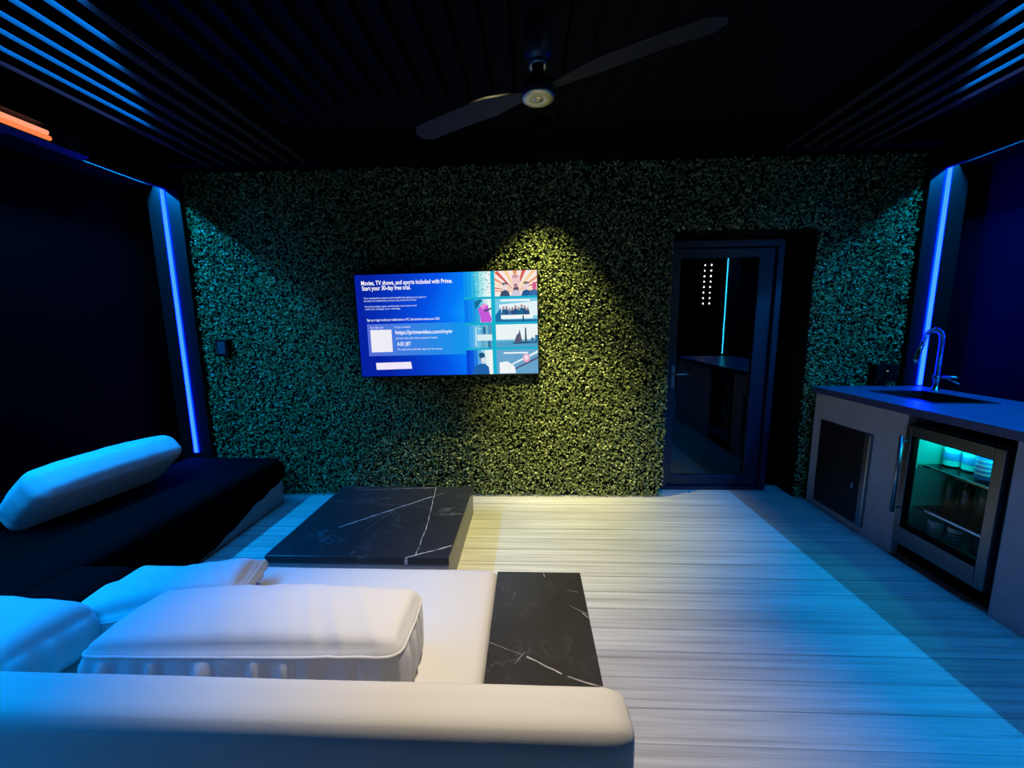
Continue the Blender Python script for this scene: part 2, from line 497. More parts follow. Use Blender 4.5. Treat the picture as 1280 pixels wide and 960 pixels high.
for k, an in enumerate((-31, 149)):
    bm = B()
    n = 14; top, bot = [], []
    Rz = Matrix.Translation((fx, fy, 2.435)) @ Matrix.Rotation(math.radians(an), 4, 'Z') @ Matrix.Rotation(.16, 4, 'X')
    for i in range(n+1):
        u = i/n; r = .04+.64*u
        w = .022+.036*min(1, u*3.2)**1.2
        if u > .93: w *= math.sqrt(max(0.05, 1-((u-.93)/.075)**2))
        lift = .01*math.sin(u*PI)
        for lst, z in ((top, .004), (bot, -.004)):
            lst.append([bm.verts.new(Rz @ Vector((r, s*w, z+lift))) for s in (-1, 1)])
    for i in range(n):
        bm.faces.new((top[i][0], top[i+1][0], top[i+1][1], top[i][1]))
        bm.faces.new((bot[i][0], bot[i][1], bot[i+1][1], bot[i+1][0]))
        for s in (0, 1): bm.faces.new((top[i][s], top[i+1][s], bot[i+1][s], bot[i][s]))
    for i in (0, n): bm.faces.new((top[i][0], top[i][1], bot[i][1], bot[i][0]))
    obj('fan_blade', bm, M['fan_blade'], t)

bm = B(); lathe(bm, (.085, 2.915, 0), [(.062, 2.745), (.075, 2.745), (.075, 2.93), (0, 2.93), (0, 2.82), (.06, 2.82), (.062, 2.745)], 28)
o = obj('recessed_downlight', bm, M['matte_black'], None, org=(.085, 2.915, 2.745)); tag(o, 'black recessed ceiling can throwing yellowish light down the hedge', 'downlight')

# ------------------------------------------------------------------ television
TVY = 3.24
u0, u1, v0, v1 = -1.390, .071, 1.913, 1.0955
tvc = Vector(((u0+u1)/2, TVY, (v0+v1)/2))
RT = Matrix.Translation(tvc) @ Matrix.Rotation(math.radians(-.75), 4, 'Y')
W, H = u1-u0, v0-v1
t = thing('television', tvc, 'large flat television showing a blue streaming page on the hedge wall', 'television')
bm = B(); box(bm, -W/2-.008, W/2+.008, .004, .045, -H/2-.012, H/2+.008, .004, M=RT)
obj('cabinet', bm, M['matte_black'], t)
bm = B()
for a in ((-W/2-.008, -W/2, -H/2-.012, H/2+.008), (W/2, W/2+.008, -H/2-.012, H/2+.008), (-W/2, W/2, H/2, H/2+.008), (-W/2, W/2, -H/2-.012, -H/2)):
    box(bm, a[0], a[1], -.004, .004, a[2], a[3], M=RT)
obj('bezel', bm, M['black'], t)
bm = B(); box(bm, tvc.x-.2, tvc.x+.2, 3.28, 3.381, tvc.z-.15, tvc.z+.15, .004)
obj('wall_mount', bm, M['black'], t)

def screen():
    bm = B(); mats = []; idx = {}
    def mi(rgb, st=1.0):
        k = (rgb, st)
        if k not in idx:
            idx[k] = len(mats); mats.append(emis('screen_tone_%d_%d_%d' % rgb, rgb, st, lin=False))
        return idx[k]
    lay = [0]
    def P(u, v, d): return RT @ Vector(((u-.5)*W, -d, (.5-v)*H))
    def poly(pts, rgb, d, st=1.0):
        f = bm.faces.new([bm.verts.new(P(u, v, d)) for u, v in pts])
        f.material_index = mi(rgb, st)
        if f.normal.y > 0 or True:
            f.normal_update()
            if f.normal.y > 0: f.normal_flip()
    def rect(a, b, c, e, rgb, d, st=1.0): poly([(a, c), (b, c), (b, e), (a, e)], rgb, d, st)
    def disc(cu, cv, ru, rv, rgb, d, n=14):
        poly([(cu+ru*math.cos(2*PI*k/n), cv+rv*math.sin(2*PI*k/n)) for k in range(n)], rgb, d)
    # background page: shader gradient of the page design
    mb = bpy.data.materials.new('page_background'); mb.use_nodes = True
    n = NT(mb); n.n.clear(); out = n.add('ShaderNodeOutputMaterial'); em = n.add('ShaderNodeEmission')
    p = n.sep(n.coord())
    g = n.math('DIVIDE', n.math('ADD', p[0], W/2), W)
    gz = n.math('DIVIDE', n.math('ADD', p[2], H/2), H)
    dv = n.math('ABSOLUTE', n.math('SUBTRACT', gz, .62))
    gg = n.math('SUBTRACT', g, n.math('MULTIPLY', dv, .22))
    n.put(em.inputs[0], n.ramp(gg, [(0, s2l((5, 32, 160))), (.2, s2l((5, 54, 192))), (.38, s2l((3, 82, 230))), (.52, s2l((4, 122, 250))), (.66, s2l((16, 168, 248))), (.8, s2l((20, 185, 220)))]))
    n.t.links.new(em.outputs[0], out.inputs[0])
    mats.append(mb); idx['bg'] = 0
    f = bm.faces.new([bm.verts.new(P(u, v, .0005)) for u, v in ((0, 0), (1, 0), (1, 1), (0, 1))]); f.material_index = 0
    f.normal_update()
    if f.normal.y > 0: f.normal_flip()
    WHT = (236, 242, 255)
    # code panel, fading to the right in steps of its own design
    k = 16
    for i in range(k):
        a = .05+.57*i/k; b = .05+.57*(i+1)/k; q = i/(k-1)
        c = (int(88-70*q), int(112+38*q), int(218+20*q))
        rect(a, b, .478, .795, c, .0008)
    rect(.066, .186, .535, .757, (238, 236, 244), .0011)          # square where the code stood, left plain
    for (dx, dy) in ((0, 0),):
        poly([(.085, .865), (.285, .86), (.29, .93), (.087, .935)], (240, 232, 250), .0011)
    def text(s, u, v, width, hgt, rgb=WHT, bold=.012):
        cu = bpy.data.curves.new('t', 'FONT'); cu.body = s; cu.size = 1; cu.offset = bold
        o = bpy.data.objects.new('t', cu); COL.objects.link(o)
        dg = bpy.context.evaluated_depsgraph_get()
        me = bpy.data.meshes.new_from_object(o.evaluated_get(dg))
        xs = [q.co.x for q in me.vertices]; x0, x1 = min(xs), max(xs)
        sx = width/(x1-x0); sy = hgt/.7
        vs = [bm.verts.new(P(u+(q.co.x-x0)*sx, v-q.co.y*sy, .0013)) for q in me.vertices]
        m_ = mi(rgb)
        for pl in me.polygons:
            try:
                f = bm.faces.new([vs[i] for i in pl.vertices]); f.material_index = m_
                f.normal_update()
                if f.normal.y > 0: f.normal_flip()
            except ValueError: pass
        bpy.data.objects.remove(o); bpy.data.meshes.remove(me)
    text('Movies, TV shows, and sports included with Prime.', .035, .098, .505, .041, (255, 255, 255), .018)
    text('Start your 30-day free trial.', .037, .148, .272, .041, (255, 255, 255), .018)
    SM = (196, 214, 250)
    text('Your membership continues until cancelled. By signing up you agree to', .042, .232, .35, .017, SM)
    text('the terms of membership, and you may cancel at any time.', .042, .258, .295, .017, SM)
    text('Recurring charges apply, memberships renew each month', .046, .312, .29, .016, SM)
    text('until you change your settings.', .046, .337, .2, .016, SM)
    text('Sign up or sign in with your mobile device or PC. Get started at amazon.com, 2023.', .052, .448, .41, .023, (235, 242, 255), .014)
    text('Scan QR code', .068, .52, .072, .018, (210, 222, 255))
    text('Or go to website', .205, .52, .088, .018, (210, 222, 255))
    text('https://primevideo.com/mytv', .208, .582, .32, .038, (250, 252, 255), .016)
    text('and enter this code when prompted, if needed.', .208, .630, .235, .018, (214, 230, 255))
    text('A3D J8T', .213, .697, .078, .036, (245, 250, 255), .016)
    text('This code will be valid after sign-in for ten minutes.', .213, .742, .255, .018, (214, 230, 255))
    # tiles -----------------------------------------------------------------
    TE = (22, 176, 205)
    rect(.742, .772, 0, 1, TE, .0008)
    rect(.60, 1, .238, .262, TE, .0007); rect(.60, 1, .487, .513, TE, .0009); rect(.60, 1, .735, .757, TE, .0009)
    c0, c1, d0, d1 = .66, .748, .770, 1.0
    rows = [(0.0, .240), (.262, .488), (.512, .736), (.757, 1.0)]
    def fade(r, cols):
        a0 = .60
        m = len(cols); 
        for i, c in enumerate(cols):
            rect(a0+(c1-a0)*i/m, a0+(c1-a0)*(i+1)/m, r[0], r[1], c, .0010)
    fade(rows[0], [(10, 146, 238), (20, 160, 236), (48, 178, 228), (96, 205, 226), (160, 226, 230), (205, 240, 240), (232, 246, 244)])
    rr = random.Random(5)
    for _ in range(70):
        u = rr.uniform(.655, .745); v = rr.uniform(.0, .235)
        if rr.random() < (v-.12)*4: continue
        s = rr.uniform(.003, .007); rect(u, u+s, v, v+s*1.3, rr.choice([(40, 150, 170), (90, 190, 190), (250, 252, 250), (30, 120, 160)]), .0012)
    fade(rows[1], [(8, 120, 236), (14, 138, 236), (24, 150, 228), (50, 165, 220), (120, 205, 226), (205, 235, 240), (230, 244, 246)])
    poly([(.655, .29), (.69, .262), (.70, .275), (.66, .36)], (20, 110, 150), .0012)
    poly([(.675, .36), (.70, .31), (.73, .32), (.735, .38), (.748, .45), (.746, .487), (.69, .487), (.685, .42)], (196, 90, 215), .0013)
    poly([(.69, .33), (.715, .30), (.725, .325), (.70, .36)], (235, 150, 210), .0015)
    poly([(.705, .37), (.748, .345), (.748, .36), (.715, .385)], (60, 70, 110), .0015)
    fade(rows[2], [(30, 150, 236), (60, 165, 236), (90, 180, 230), (110, 192, 228), (90, 170, 205), (110, 180, 205), (80, 150, 190)])
    rect(.665, .748, .605, .665, (214, 236, 240), .0012); rect(.655, .662, .53, .72, (190, 230, 240), .0012)
    rect(.70, .712, .53, .60, (30, 90, 140), .0013); rect(.725, .735, .67, .735, (30, 100, 140), .0013); rect(.67, .69, .545, .55, (230, 250, 250), .0013)
    fade(rows[3], [(6, 70, 214), (10, 86, 220), (30, 120, 225), (90, 170, 225), (170, 216, 232), (225, 240, 244), (236, 246, 246)])
    disc(.690, .835, .016, .048, (70, 120, 165), .0013); disc(.693, .855, .012, .036, (215, 225, 235), .0014); disc(.687, .81, .017, .028, (28, 80, 125), .0015)
    poly([(.63, 1.0), (.645, .925), (.675, .895), (.705, .895), (.725, .93), (.728, 1.0)], (30, 96, 170), .0013)
    # right column: plain invented pictures
    rect(d0, d1, *rows[0], (246, 232, 226), .0010)
    for i in range(13):
        a = PI+PI*(i+.2)/13; b = PI+PI*(i+.62)/13
        pts = [(.885, .20)]
        for q in (a, b):
            cx, sy = math.cos(q), math.sin(q)
            k = min(.115/abs(cx) if abs(cx) > 1e-6 else 9, .2/abs(sy) if abs(sy) > 1e-6 else 9)
            pts.append((.885+cx*k, .20+sy*k))
        poly(pts, [(236, 150, 96), (214, 96, 84), (248, 206, 150)][i % 3], .0011)
    for cu, cv, ru, rv, c in ((.885, .095, .024, .065, (240, 205, 205)), (.885, .135, .012, .012, (150, 70, 70)), (.885, .055, .02, .018, (190, 130, 140)), (.825, .155, .013, .036, (232, 220, 224)), (.886, .175, .014, .036, (90, 70, 90)), (.942, .15, .014, .036, (236, 214, 216)), (.985, .15, .012, .04, (214, 96, 140)), (.825, .125, .014, .016, (70, 70, 90)), (.942, .12, .015, .014, (90, 70, 80))):
        disc(cu, cv, ru, rv, c, .0013)
    for cu, c in ((.825, (60, 80, 110)), (.886, (210, 200, 220)), (.942, (40, 90, 150)), (.982, (60, 110, 170))):
        poly([(cu-.028, .24), (cu-.02, .195), (cu, .18), (cu+.02, .195), (min(cu+.028, 1), .24)], c, .0014)
    rect(d0, d1, *rows[1], (120, 200, 228), .0010); poly([(.79, .32), (1.0, .29), (1.0, .43), (.80, .44)], (226, 242, 246), .0011)
    poly([(.77, .42), (.80, .35), (.81, .488), (.77, .488)], (30, 110, 170), .0012); rect(.77, 1.0, .465, .488, (36, 110, 160), .0012)
    rect(.80, .975, .42, .458, (240, 246, 248), .0013); rect(.80, .96, .272, .29, (240, 250, 252), .0013)
    for i in range(9):
        u = .815+.0165*i; h = .05+.035*rr.random(); c = rr.choice([(40, 80, 130), (70, 120, 170), (100, 90, 130), (30, 100, 140)])
        poly([(u-.011, .42), (u-.008, .42-h*.8), (u+.008, .42-h*.8), (u+.011, .42)], c, .0014); disc(u, .42-h, .006, .016, (170, 130, 140), .0015, 8)
    rect(.918, .926, .43, .488, (30, 80, 110), .0015)
    rect(d0, d1, rows[2][0], .66, (234, 244, 246), .0010); rect(d0, d1, .66, rows[2][1], (80, 160, 200), .0010)
    rect(d0, d1, .66, .675, (120, 190, 215), .0011)
    poly([(.855, .69), (1.0, .675), (.99, .70), (.87, .705)], (40, 90, 130), .0012)
    poly([(.87, .69), (.882, .62), (.895, .60), (.90, .56), (.905, .60), (.915, .69)], (90, 90, 120), .0013)
    poly([(.928, .69), (.93, .55), (.937, .545), (.94, .69)], (60, 90, 100), .0013); poly([(.955, .69), (.965, .64), (.98, .65), (.985, .69)], (70, 130, 170), .0013); rect(.985, 1, .62, .70, (50, 120, 160), .0012)
    rect(d0, d1, *rows[3], (104, 165, 205), .0010)
    for i in range(7):
        y0 = .83+.06*i
        pts = [(.83, y0+.09), (1.0, y0-.06), (1.0, y0-.035), (.83, y0+.105)]
        pts = [(u, min(v, .995)) for u, v in pts]
        if len(set(pts)) > 3 and pts[1][1] < .99: poly(pts, [(225, 240, 244), (90, 90, 130), (170, 130, 170)][i % 3], .0011)
    poly([(.785, .885), (.83, .875), (.87, .93), (.875, .995), (.785, .995)], (238, 244, 246), .0013)
    disc(.935, .845, .02, .045, (232, 170, 200), .0013); disc(.935, .84, .012, .026, (246, 220, 232), .0014)
    rect(.81, .945, .785, .80, (236, 246, 250), .0013)
    # text sits on the page in the same mesh
    obj('screen', bm, mats, t, keep=True)
screen()

# ------------------------------------------------------------------ wall boxes on the hedge
t = thing('outlet_box', (-2.59, 3.30, 1.33), 'small dark square box on the hedge near the left corner post', 'outlet', 'boxes on the hedge')
bm = B(); box(bm, -2.64, -2.545, 3.275, 3.38, 1.26, 1.40, .006); obj('box', bm, M['matte_black'], t)
bm = B(); box(bm, -2.625, -2.56, 3.270, 3.278, 1.28, 1.38, .004); obj('cover', bm, mat('outlet_cover', (36, 46, 52), .6), t)
t = thing('outlet_box', (2.84, 3.30, 1.10), 'black outlet box with tiny pale light on the hedge behind the sink', 'outlet', 'boxes on the hedge')
bm = B(); box(bm, 2.76, 2.93, 3.275, 3.38, 1.02, 1.15, .006); obj('box', bm, M['matte_black'], t)
bm = B(); lathe(bm, (0, 0, 0), [(0, 0), (.007, 0), (.007, .008), (0, .01)], 10, M=Matrix.Translation((2.845, 3.276, 1.10)) @ Matrix.Rotation(PI/2, 4, 'X')); obj('pilot_light', bm, emis('pilot', (.5, .7, .8), .2), t)

# ------------------------------------------------------------------ soft furniture
def rbox(lx, ly, lz, r, nx, ny, nz, puff=0, wr=0, seed=0, zs=None, pinch=0):
    """rounded, puffed cushion centred at the origin with gathered boxing and soft wrinkles"""
    t = bmesh.new()
    vmap = {}
    def pt(i, j, k):
        key = (i, j, k)
        if key not in vmap: vmap[key] = t.verts.new((-1+2*i/nx, -1+2*j/ny, -1+2*k/nz))
        return vmap[key]
    def face(a): 
        f = t.faces.new(a); f.smooth = True
    for i in range(nx):
        for j in range(ny):
            face((pt(i, j, 0), pt(i, j+1, 0), pt(i+1, j+1, 0), pt(i+1, j, 0))); face((pt(i, j, nz), pt(i+1, j, nz), pt(i+1, j+1, nz), pt(i, j+1, nz)))
    for i in range(nx):
        for k in range(nz):
            face((pt(i, 0, k), pt(i+1, 0, k), pt(i+1, 0, k+1), pt(i, 0, k+1))); face((pt(i, ny, k), pt(i, ny, k+1), pt(i+1, ny, k+1), pt(i+1, ny, k)))
    for j in range(ny):
        for k in range(nz):
            face((pt(0, j, k), pt(0, j, k+1), pt(0, j+1, k+1), pt(0, j+1, k))); face((pt(nx, j, k), pt(nx, j+1, k), pt(nx, j+1, k+1), pt(nx, j, k+1)))
    h = Vector((lx/2, ly/2, lz/2))
    for v in t.verts:
        u, w, s = v.co
        p = Vector((u*h.x, w*h.y, s*h.z))
        c = Vector((max(-(h.x-r), min(h.x-r, p.x)), max(-(h.y-r), min(h.y-r, p.y)), max(-(h.z-r), min(h.z-r, p.z))))
        d = p-c
        q = c + (d.normalized()*r if d.length > 1e-9 else d)
        if puff:
            fu = (1-u*u)*(1-w*w)
            q.z += puff*s*(fu**.6)*(1 if s > 0 else .12)
            q.y += puff*.3*w*(1-u*u)*(1-s*s)
            q.x += puff*.25*u*(1-w*w)*(1-s*s)
        if pinch:
            e = (abs(u)**6)*(abs(w)**6)
            q.x += pinch*e*u; q.y += pinch*e*w; q.z *= 1-.35*e
        if wr:
            nn = d.normalized() if d.length > 1e-9 else Vector((0, 0, 1))
            side = max(abs(w), abs(u))**8
            # vertical gathers of the boxing strip, strongest next to the seam
            g = noise.noise(Vector((p.x*30+seed, p.y*30, seed*1.7))) * side * (1-abs(s)**3)
            if zs is not None: g *= min(1, abs(p.z-zs)/.03)**1.2 * (1.6 if p.z < zs else .5)
            # long soft creases running across the face
            cr = noise.noise(Vector((p.x*13+p.y*8+seed, p.y*2.6, p.z*3+seed)))
            cr = -abs(cr)*.9 + .25
            big = noise.noise(Vector((p.x*3.1+seed, p.y*3.4, p.z*2+seed)))
            q += nn*(wr*1.1*g + wr*.85*cr*(1-side*.5) + wr*.9*big)
        v.co = q
    return t

def loop_seam(lx, ly, z, r, puff, n=80, rad=.0045, out=.002):
    """piping round the top edge of a box cushion"""
    pts = []
    hx, hy = lx/2, ly/2
    for i in range(n):
        a = 2*PI*i/n
        c, s = math.cos(a), math.sin(a)
        e = .28
        x = hx*math.copysign(abs(c)**e, c); y = hy*math.copysign(abs(s)**e, s)
        pts.append(Vector((x, y, z)))
    return pts

def cushion(name, label, cat, loc, eul, size, r, puff, wr, seed, m, group=None, seam=True, zs=None, pinch=0, res=None, base=None):
    t = thing(name, base or loc, label, cat, group)
    T = Matrix.Translation(loc) @ eul.to_matrix().to_4x4()
    lx, ly, lz = size
    nx, ny, nz = res or (56, 30, 14)
    bm = rbox(lx, ly, lz, r, nx, ny, nz, puff, wr, seed, zs=zs, pinch=pinch)
    # piping follows the deformed surface: closest ring of vertices
    ring = None
    if seam:
        zz = zs if zs is not None else lz/2-r*.55
        bm.verts.ensure_lookup_table()
        from mathutils.bvhtree import BVHTree
        tr = BVHTree.FromBMesh(bm)
        ring = []
        n = 110
        for i in range(n+1):
            a = 2*PI*i/n
            c, s = math.cos(a), math.sin(a); e = .3
            tgt = Vector((lx*.62*math.copysign(abs(c)**e, c), ly*.62*math.copysign(abs(s)**e, s), zz))
            org = Vector((tgt.x*.2, tgt.y*.2, zz*.8))
            hit = tr.ray_cast(tgt, (Vector((tgt.x*.3, tgt.y*.3, zz))-tgt).normalized())
            if hit[0] is not None: ring.append(hit[0]+Vector((hit[1].x, hit[1].y, 0))*.0015)
        if len(ring) > 3: ring.append(ring[0].copy())
    bm.transform(T)
    body = obj('cover', bm, m, t, smooth=True)
    if ring:
        b2 = B(); tube(b2, [T @ p for p in ring], .0042, 7, cap=False); obj('piping', b2, m, t)
    return t
from mathutils import Euler
E_ = lambda x, y, z: Euler((math.radians(x), math.radians(y), math.radians(z)))

# white sofa -----------------------------------------------------------------
SX0, SX1 = -1.84, -.150
t = thing('sofa', (-.9, 1.2, 0), 'white upholstered sofa in the foreground with its low back to the viewer', 'sofa')
bm = rbox(2.965, .135, .46, .04, 60, 10, 14, 0, .0015, 3)
bm.transform(Matrix.Translation((-1.258, .786, .425)))
obj('backrest', bm, M['white_fabric'], t, smooth=True)
bm = rbox(SX1-SX0, .83, .22, .035, 50, 30, 8, .006, .002, 9)
bm.transform(Matrix.Translation(((SX0+SX1)/2, 1.265, .292)))
obj('seat_cushion', bm, M['white_fabric'], t, smooth=True)
bm = B(); box(bm, -2.72, .19, .738, .84, .02, .2, .02); box(bm, SX0+.02, SX1-.01, .84, 1.64, .02, .182, .015)
obj('base', bm, M['white_fabric'], t)
for x, y in ((-2.5, .77), (-1.2, .77), (.1, .77), (-1.7, 1.53), (-.3, 1.53)):
    bm = B(); box(bm, x-.03, x+.03, y-.03, y+.03, 0, .022, .003); obj('foot', bm, M['black'], t)

# black daybed ---------------------------------------------------------------
t = thing('daybed', (-2.5, 2.2, 0), 'black covered daybed along the left side behind the white sofa', 'daybed')
bm = B(); box(bm, -2.93, -2.125, 1.70, 3.20, .0, .24, .02); box(bm, -2.93, -1.87, .87, 1.69, 0, .24, .02)
obj('base', bm, M['base_panel'], t)
def daybed_pad():
    bm = B()
    t1 = rbox(.835, 2.33, .17, .05, 24, 60, 10, .006, .004, 4); t1.transform(Matrix.Translation((-2.527, 2.04, .32))); merge(bm, t1)
    t2 = rbox(.32, .82, .165, .05, 14, 26, 10, .004, .003, 5); t2.transform(Matrix.Translation((-2.01, 1.27, .315))); merge(bm, t2)
    for f in bm.faces: f.smooth = True
    return bm
obj('mattress', daybed_pad(), M['dark_fabric'], t)
# cover hanging over the front edge, its hem lower towards the viewer
bm = B(); n = 30; rows = []
for i in range(n+1):
    y = 3.20-1.5*i/n; u = i/n
    hem = .225-.20*min(1, u*1.75)**1.15 + .006*math.sin(i*1.9)
    x = -2.104+.004*math.sin(i*1.3)
    col = []
    for k in range(7):
        z = .37-(.37-max(hem, .012))*k/6
        col.append(bm.verts.new((x+.005*math.sin(k*.9+i*.7)*k/6, y, z)))
    rows.append(col)
for a, b in zip(rows, rows[1:]):
    for k in range(6):
        f = bm.faces.new((a[k], a[k+1], b[k+1], b[k])); f.smooth = True
bmesh.ops.solidify(bm, geom=bm.faces[:], thickness=.006)
obj('draped_cover', bm, M['dark_fabric'], t)
bm = rbox(.05, 2.1, .58, .02, 6, 40, 10, 0, .001, 6); bm.transform(Matrix.Translation((-2.968, 2.0, .29)))
obj('backrest', bm, M['dark_fabric'], t, smooth=True)

# coffee table ---------------------------------------------------------------
cx0, cx1, cy0, cy1, ch = -1.505, -.450, 2.035, 3.02, .22
ctr = ((cx0+cx1)/2, (cy0+cy1)/2, 0)
t = thing('coffee_table', ctr, 'low wide black marble coffee table with white veins before the hedge', 'coffee table')
def L(x, y): return (x-ctr[0], y-ctr[1])
segs = []
for a, b, w, s in (((-1.23, 2.36), (-.74, 2.83), .006, 1.0), ((-.74, 2.83), (-.66, 2.90), .004, .5), ((-.745, 3.0), (-.66, 2.36), .004, .8), ((-.66, 2.36), (-.645, 2.06), .004, .8),
                   ((-.70, 2.03), (-.46, 2.16), .006, 1.0), ((-1.45, 2.75), (-.46, 2.62), .002, .25), ((-1.3, 2.95), (-.74, 3.0), .004, .8), ((-.66, 2.54), (-.46, 2.56), .004, .45), ((-.95, 2.62), (-1.05, 2.3), .002, .3)):
    segs.append((*L(*a), *L(*b), w, s))
M['marble_table'] = marble('black_marble_table', segs)
bm = B(); box(bm, cx0, cx1, cy0, cy1, ch-.045, ch, .003); obj('tabletop', bm, M['marble_table'], t)
M['table_side'] = mat('grey_oak_side', (128, 124, 122), .5)
bm = B(); box(bm, cx0+.004, cx1-.003, cy0+.004, cy1-.004, 0, ch-.045, .002); 
n = NT(M['table_side']); p = n.coord(); n.put(n.b.inputs['Base Color'], n.mix(n.noise(n.mapped(p, (2, 2, 60)), 2, 3), s2l((112, 110, 110)), s2l((150, 147, 145))))
obj('body', bm, M['table_side'], t)

# side table -----------------------------------------------------------------
sx0, sx1, sy0, sy1, sh = -.146, .224, .87, 1.655, .398
ctr2 = ((sx0+sx1)/2, (sy0+sy1)/2, 0)
t = thing('side_table', ctr2, 'narrow black marble side table at the end of the white sofa', 'side table')
def L2(x, y): return (x-ctr2[0], y-ctr2[1])
segs = []
for a, b, w, s in (((-.14, 1.25), (-.03, 1.20), .0022, .35), ((-.01, 1.19), (.10, 1.125), .0035, 1.0), ((.12, 1.115), (.222, 1.085), .003, .9), ((.06, 1.655), (.066, 1.62), .0035, .6), ((.16, 1.44), (.224, 1.39), .0025, .5), ((.15, 1.53), (.20, 1.52), .002, .4), ((-.02, 1.21), (-.05, 1.16), .002, .4), ((.20, 1.4), (.224, 1.37), .003, .8)):
    segs.append((*L2(*a), *L2(*b), w, s))
M['marble_side'] = marble('black_marble_side', segs, (46, 45, 44), .12)
bm = B(); box(bm, sx0, sx1, sy0, sy1, sh-.03, sh, .0025); obj('tabletop', bm, M['marble_side'], t)
bm = B(); box(bm, sx0+.006, sx1-.006, sy0+.006, sy1-.006, 0, sh-.03, .002); obj('body', bm, M['marble_side'], t)

# cushions -------------------------------------------------------------------
cushion('sofa_cushion', 'long white boxed cushion leaning on the sofa back, nearest the viewer', 'cushion', (-.815, 1.080, .512), E_(-5, 0, 2), (.90, .29, .21), .036, .045, .012, 2, M['cushion_fabric'], 'loose white cushions', zs=.078, res=(90, 34, 18), base=(-.815, 1.085, .405))
cushion('sofa_cushion', 'white cushion slumped on the sofa seat behind the longest cushion', 'cushion', (-1.40, 1.355, .462), E_(-4, -3, 17), (.56, .25, .105), .045, .045, .012, 11, M['cushion_fabric'], 'loose white cushions', zs=.02, res=(60, 30, 14), pinch=.03, base=(-1.40, 1.355, .405))
cushion('sofa_cushion', 'plump bluish white cushion at the left end of the sofa back', 'cushion', (-1.83, 1.05, .50), E_(-8, 3, 3), (.70, .32, .18), .08, .045, .008, 21, M['cushion_fabric'], 'loose white cushions', seam=False, base=(-1.83, 1.05, .41))
cushion('bolster_pillow', 'long bolster lit bright blue, lying along the black daybed', 'pillow', (-2.72, 2.32, .565), E_(0, -42, -5), (.38, .82, .18), .055, .06, .006, 31, M['cushion_fabric'], None, seam=False, res=(26, 50, 14), base=(-2.745, 2.30, .41))

# ------------------------------------------------------------------ outdoor kitchen
FX = 2.335
t = thing('counter_base', (2.7, 2.4, 0), 'grey stucco kitchen counter base at the right with a black access door', 'counter')
bm = B()
box(bm, FX, FX+.06, 2.50, 3.30, 0, .928, .003)       # pier with access door
box(bm, FX+.06, 3.02, 2.50, 2.56, 0, .928); box(bm, FX+.06, 3.02, 3.24, 3.30, 0, .928); box(bm, 3.02, 3.10, 2.50, 3.30, 0, .928)
box(bm, FX, 3.10, .75, 1.945, 0, .928, .003)          # pier nearest the viewer
box(bm, 3.02, 3.10, 1.945, 2.50, 0, .928)             # panel behind the fridge
obj('stucco_body', bm, M['stucco'], t)
bm = B(); box(bm, FX-.012, FX+.01, 2.775, 3.205, .058, .725, .003); d = obj('access_door', bm, mat('black_door', (8, 8, 11), .45), t)
bm = B(); box(bm, FX-.022, FX+.01, 2.725, 2.775, .058, .728, .008, 3); e = obj('door_trim', bm, M['steel'], t)
bm = B(); tube(bm, [(FX-.03, 2.82, .30), (FX-.03, 2.82, .36)], .005, 8); box(bm, FX-.03, FX-.01, 2.815, 2.825, .325, .335); obj('latch', bm, M['chrome'], d)

t = thing('worktop', (2.7, 2.3, .93), 'polished black stone worktop on the stucco kitchen counter', 'worktop')
bm = B()
wx0, wx1, wy0, wy1 = 2.30, 3.13, .72, 3.30
kx0, kx1, ky0, ky1 = 2.56, 2.92, 2.58, 3.05
for a in ((wx0, kx0, wy0, wy1), (kx1, wx1, wy0, wy1), (kx0, kx1, wy0, ky0), (kx0, kx1, ky1, wy1)): box(bm, *a, .93, .977)
obj('slab', bm, M['granite'], t)
t = thing('sink', (2.74, 2.75, .93), 'dark rectangular sink set into the black stone worktop', 'sink')
bm = B()
def basin(bm, x0, x1, y0, y1, zt, zb, th):
    box(bm, x0, x1, y0, y1, zb, zb+th); box(bm, x0, x0+th, y0, y1, zb, zt); box(bm, x1-th, x1, y0, y1, zb, zt); box(bm, x0, x1, y0, y0+th, zb, zt); box(bm, x0, x1, y1-th, y1, zb, zt)
basin(bm, kx0+.001, kx1-.001, ky0+.001, ky1-.001, .975, .76, .008)
obj('basin', bm, M['dark_steel'], t)
bm = B()
for a in ((kx0-.016, kx0+.006, ky0-.016, ky1+.016), (kx1-.006, kx1+.016, ky0-.016, ky1+.016), (kx0, kx1, ky0-.016, ky0+.006), (kx0, kx1, ky1-.006, ky1+.016)): box(bm, *a, .9775, .981, .001)
obj('rim', bm, M['dark_steel'], t)
bm = B(); lathe(bm, (2.74, 2.81, .768), [(0, 0), (.04, 0), (.04, .004), (.03, .005), (.028, .002), (0, .002)], 20); obj('drain', bm, M['chrome'], t)

qx, qy = 3.02, 3.06
t = thing('faucet', (qx, qy, .977), 'tall chrome spring neck kitchen faucet beside the sink', 'faucet')
bm = B(); lathe(bm, (qx, qy, .977), [(0, 0), (.030, 0), (.030, .008), (.020, .012), (.018, .085), (.024, .09), (.024, .105), (.016, .11), (0, .11)], 24); obj('base', bm, M['chrome'], t)
dirv = Vector((-.92, .10, 0)).normalized()
path = [Vector((qx, qy, 1.085+.265*i/8)) for i in range(9)]
rad = .058
for i in range(1, 15):
    a = PI*.98*i/14
    path.append(Vector((qx, qy, 1.35)) + dirv*(rad*(1-math.cos(a))) + Vector((0, 0, rad*1.3*math.sin(a))))
for i in range(1, 5): path.append(path[-1] + Vector((dirv.x*.008, dirv.y*.008, -.028)))
bm = B(); tube(bm, path, .0075, 10); obj('hose', bm, M['dark_steel'], t)
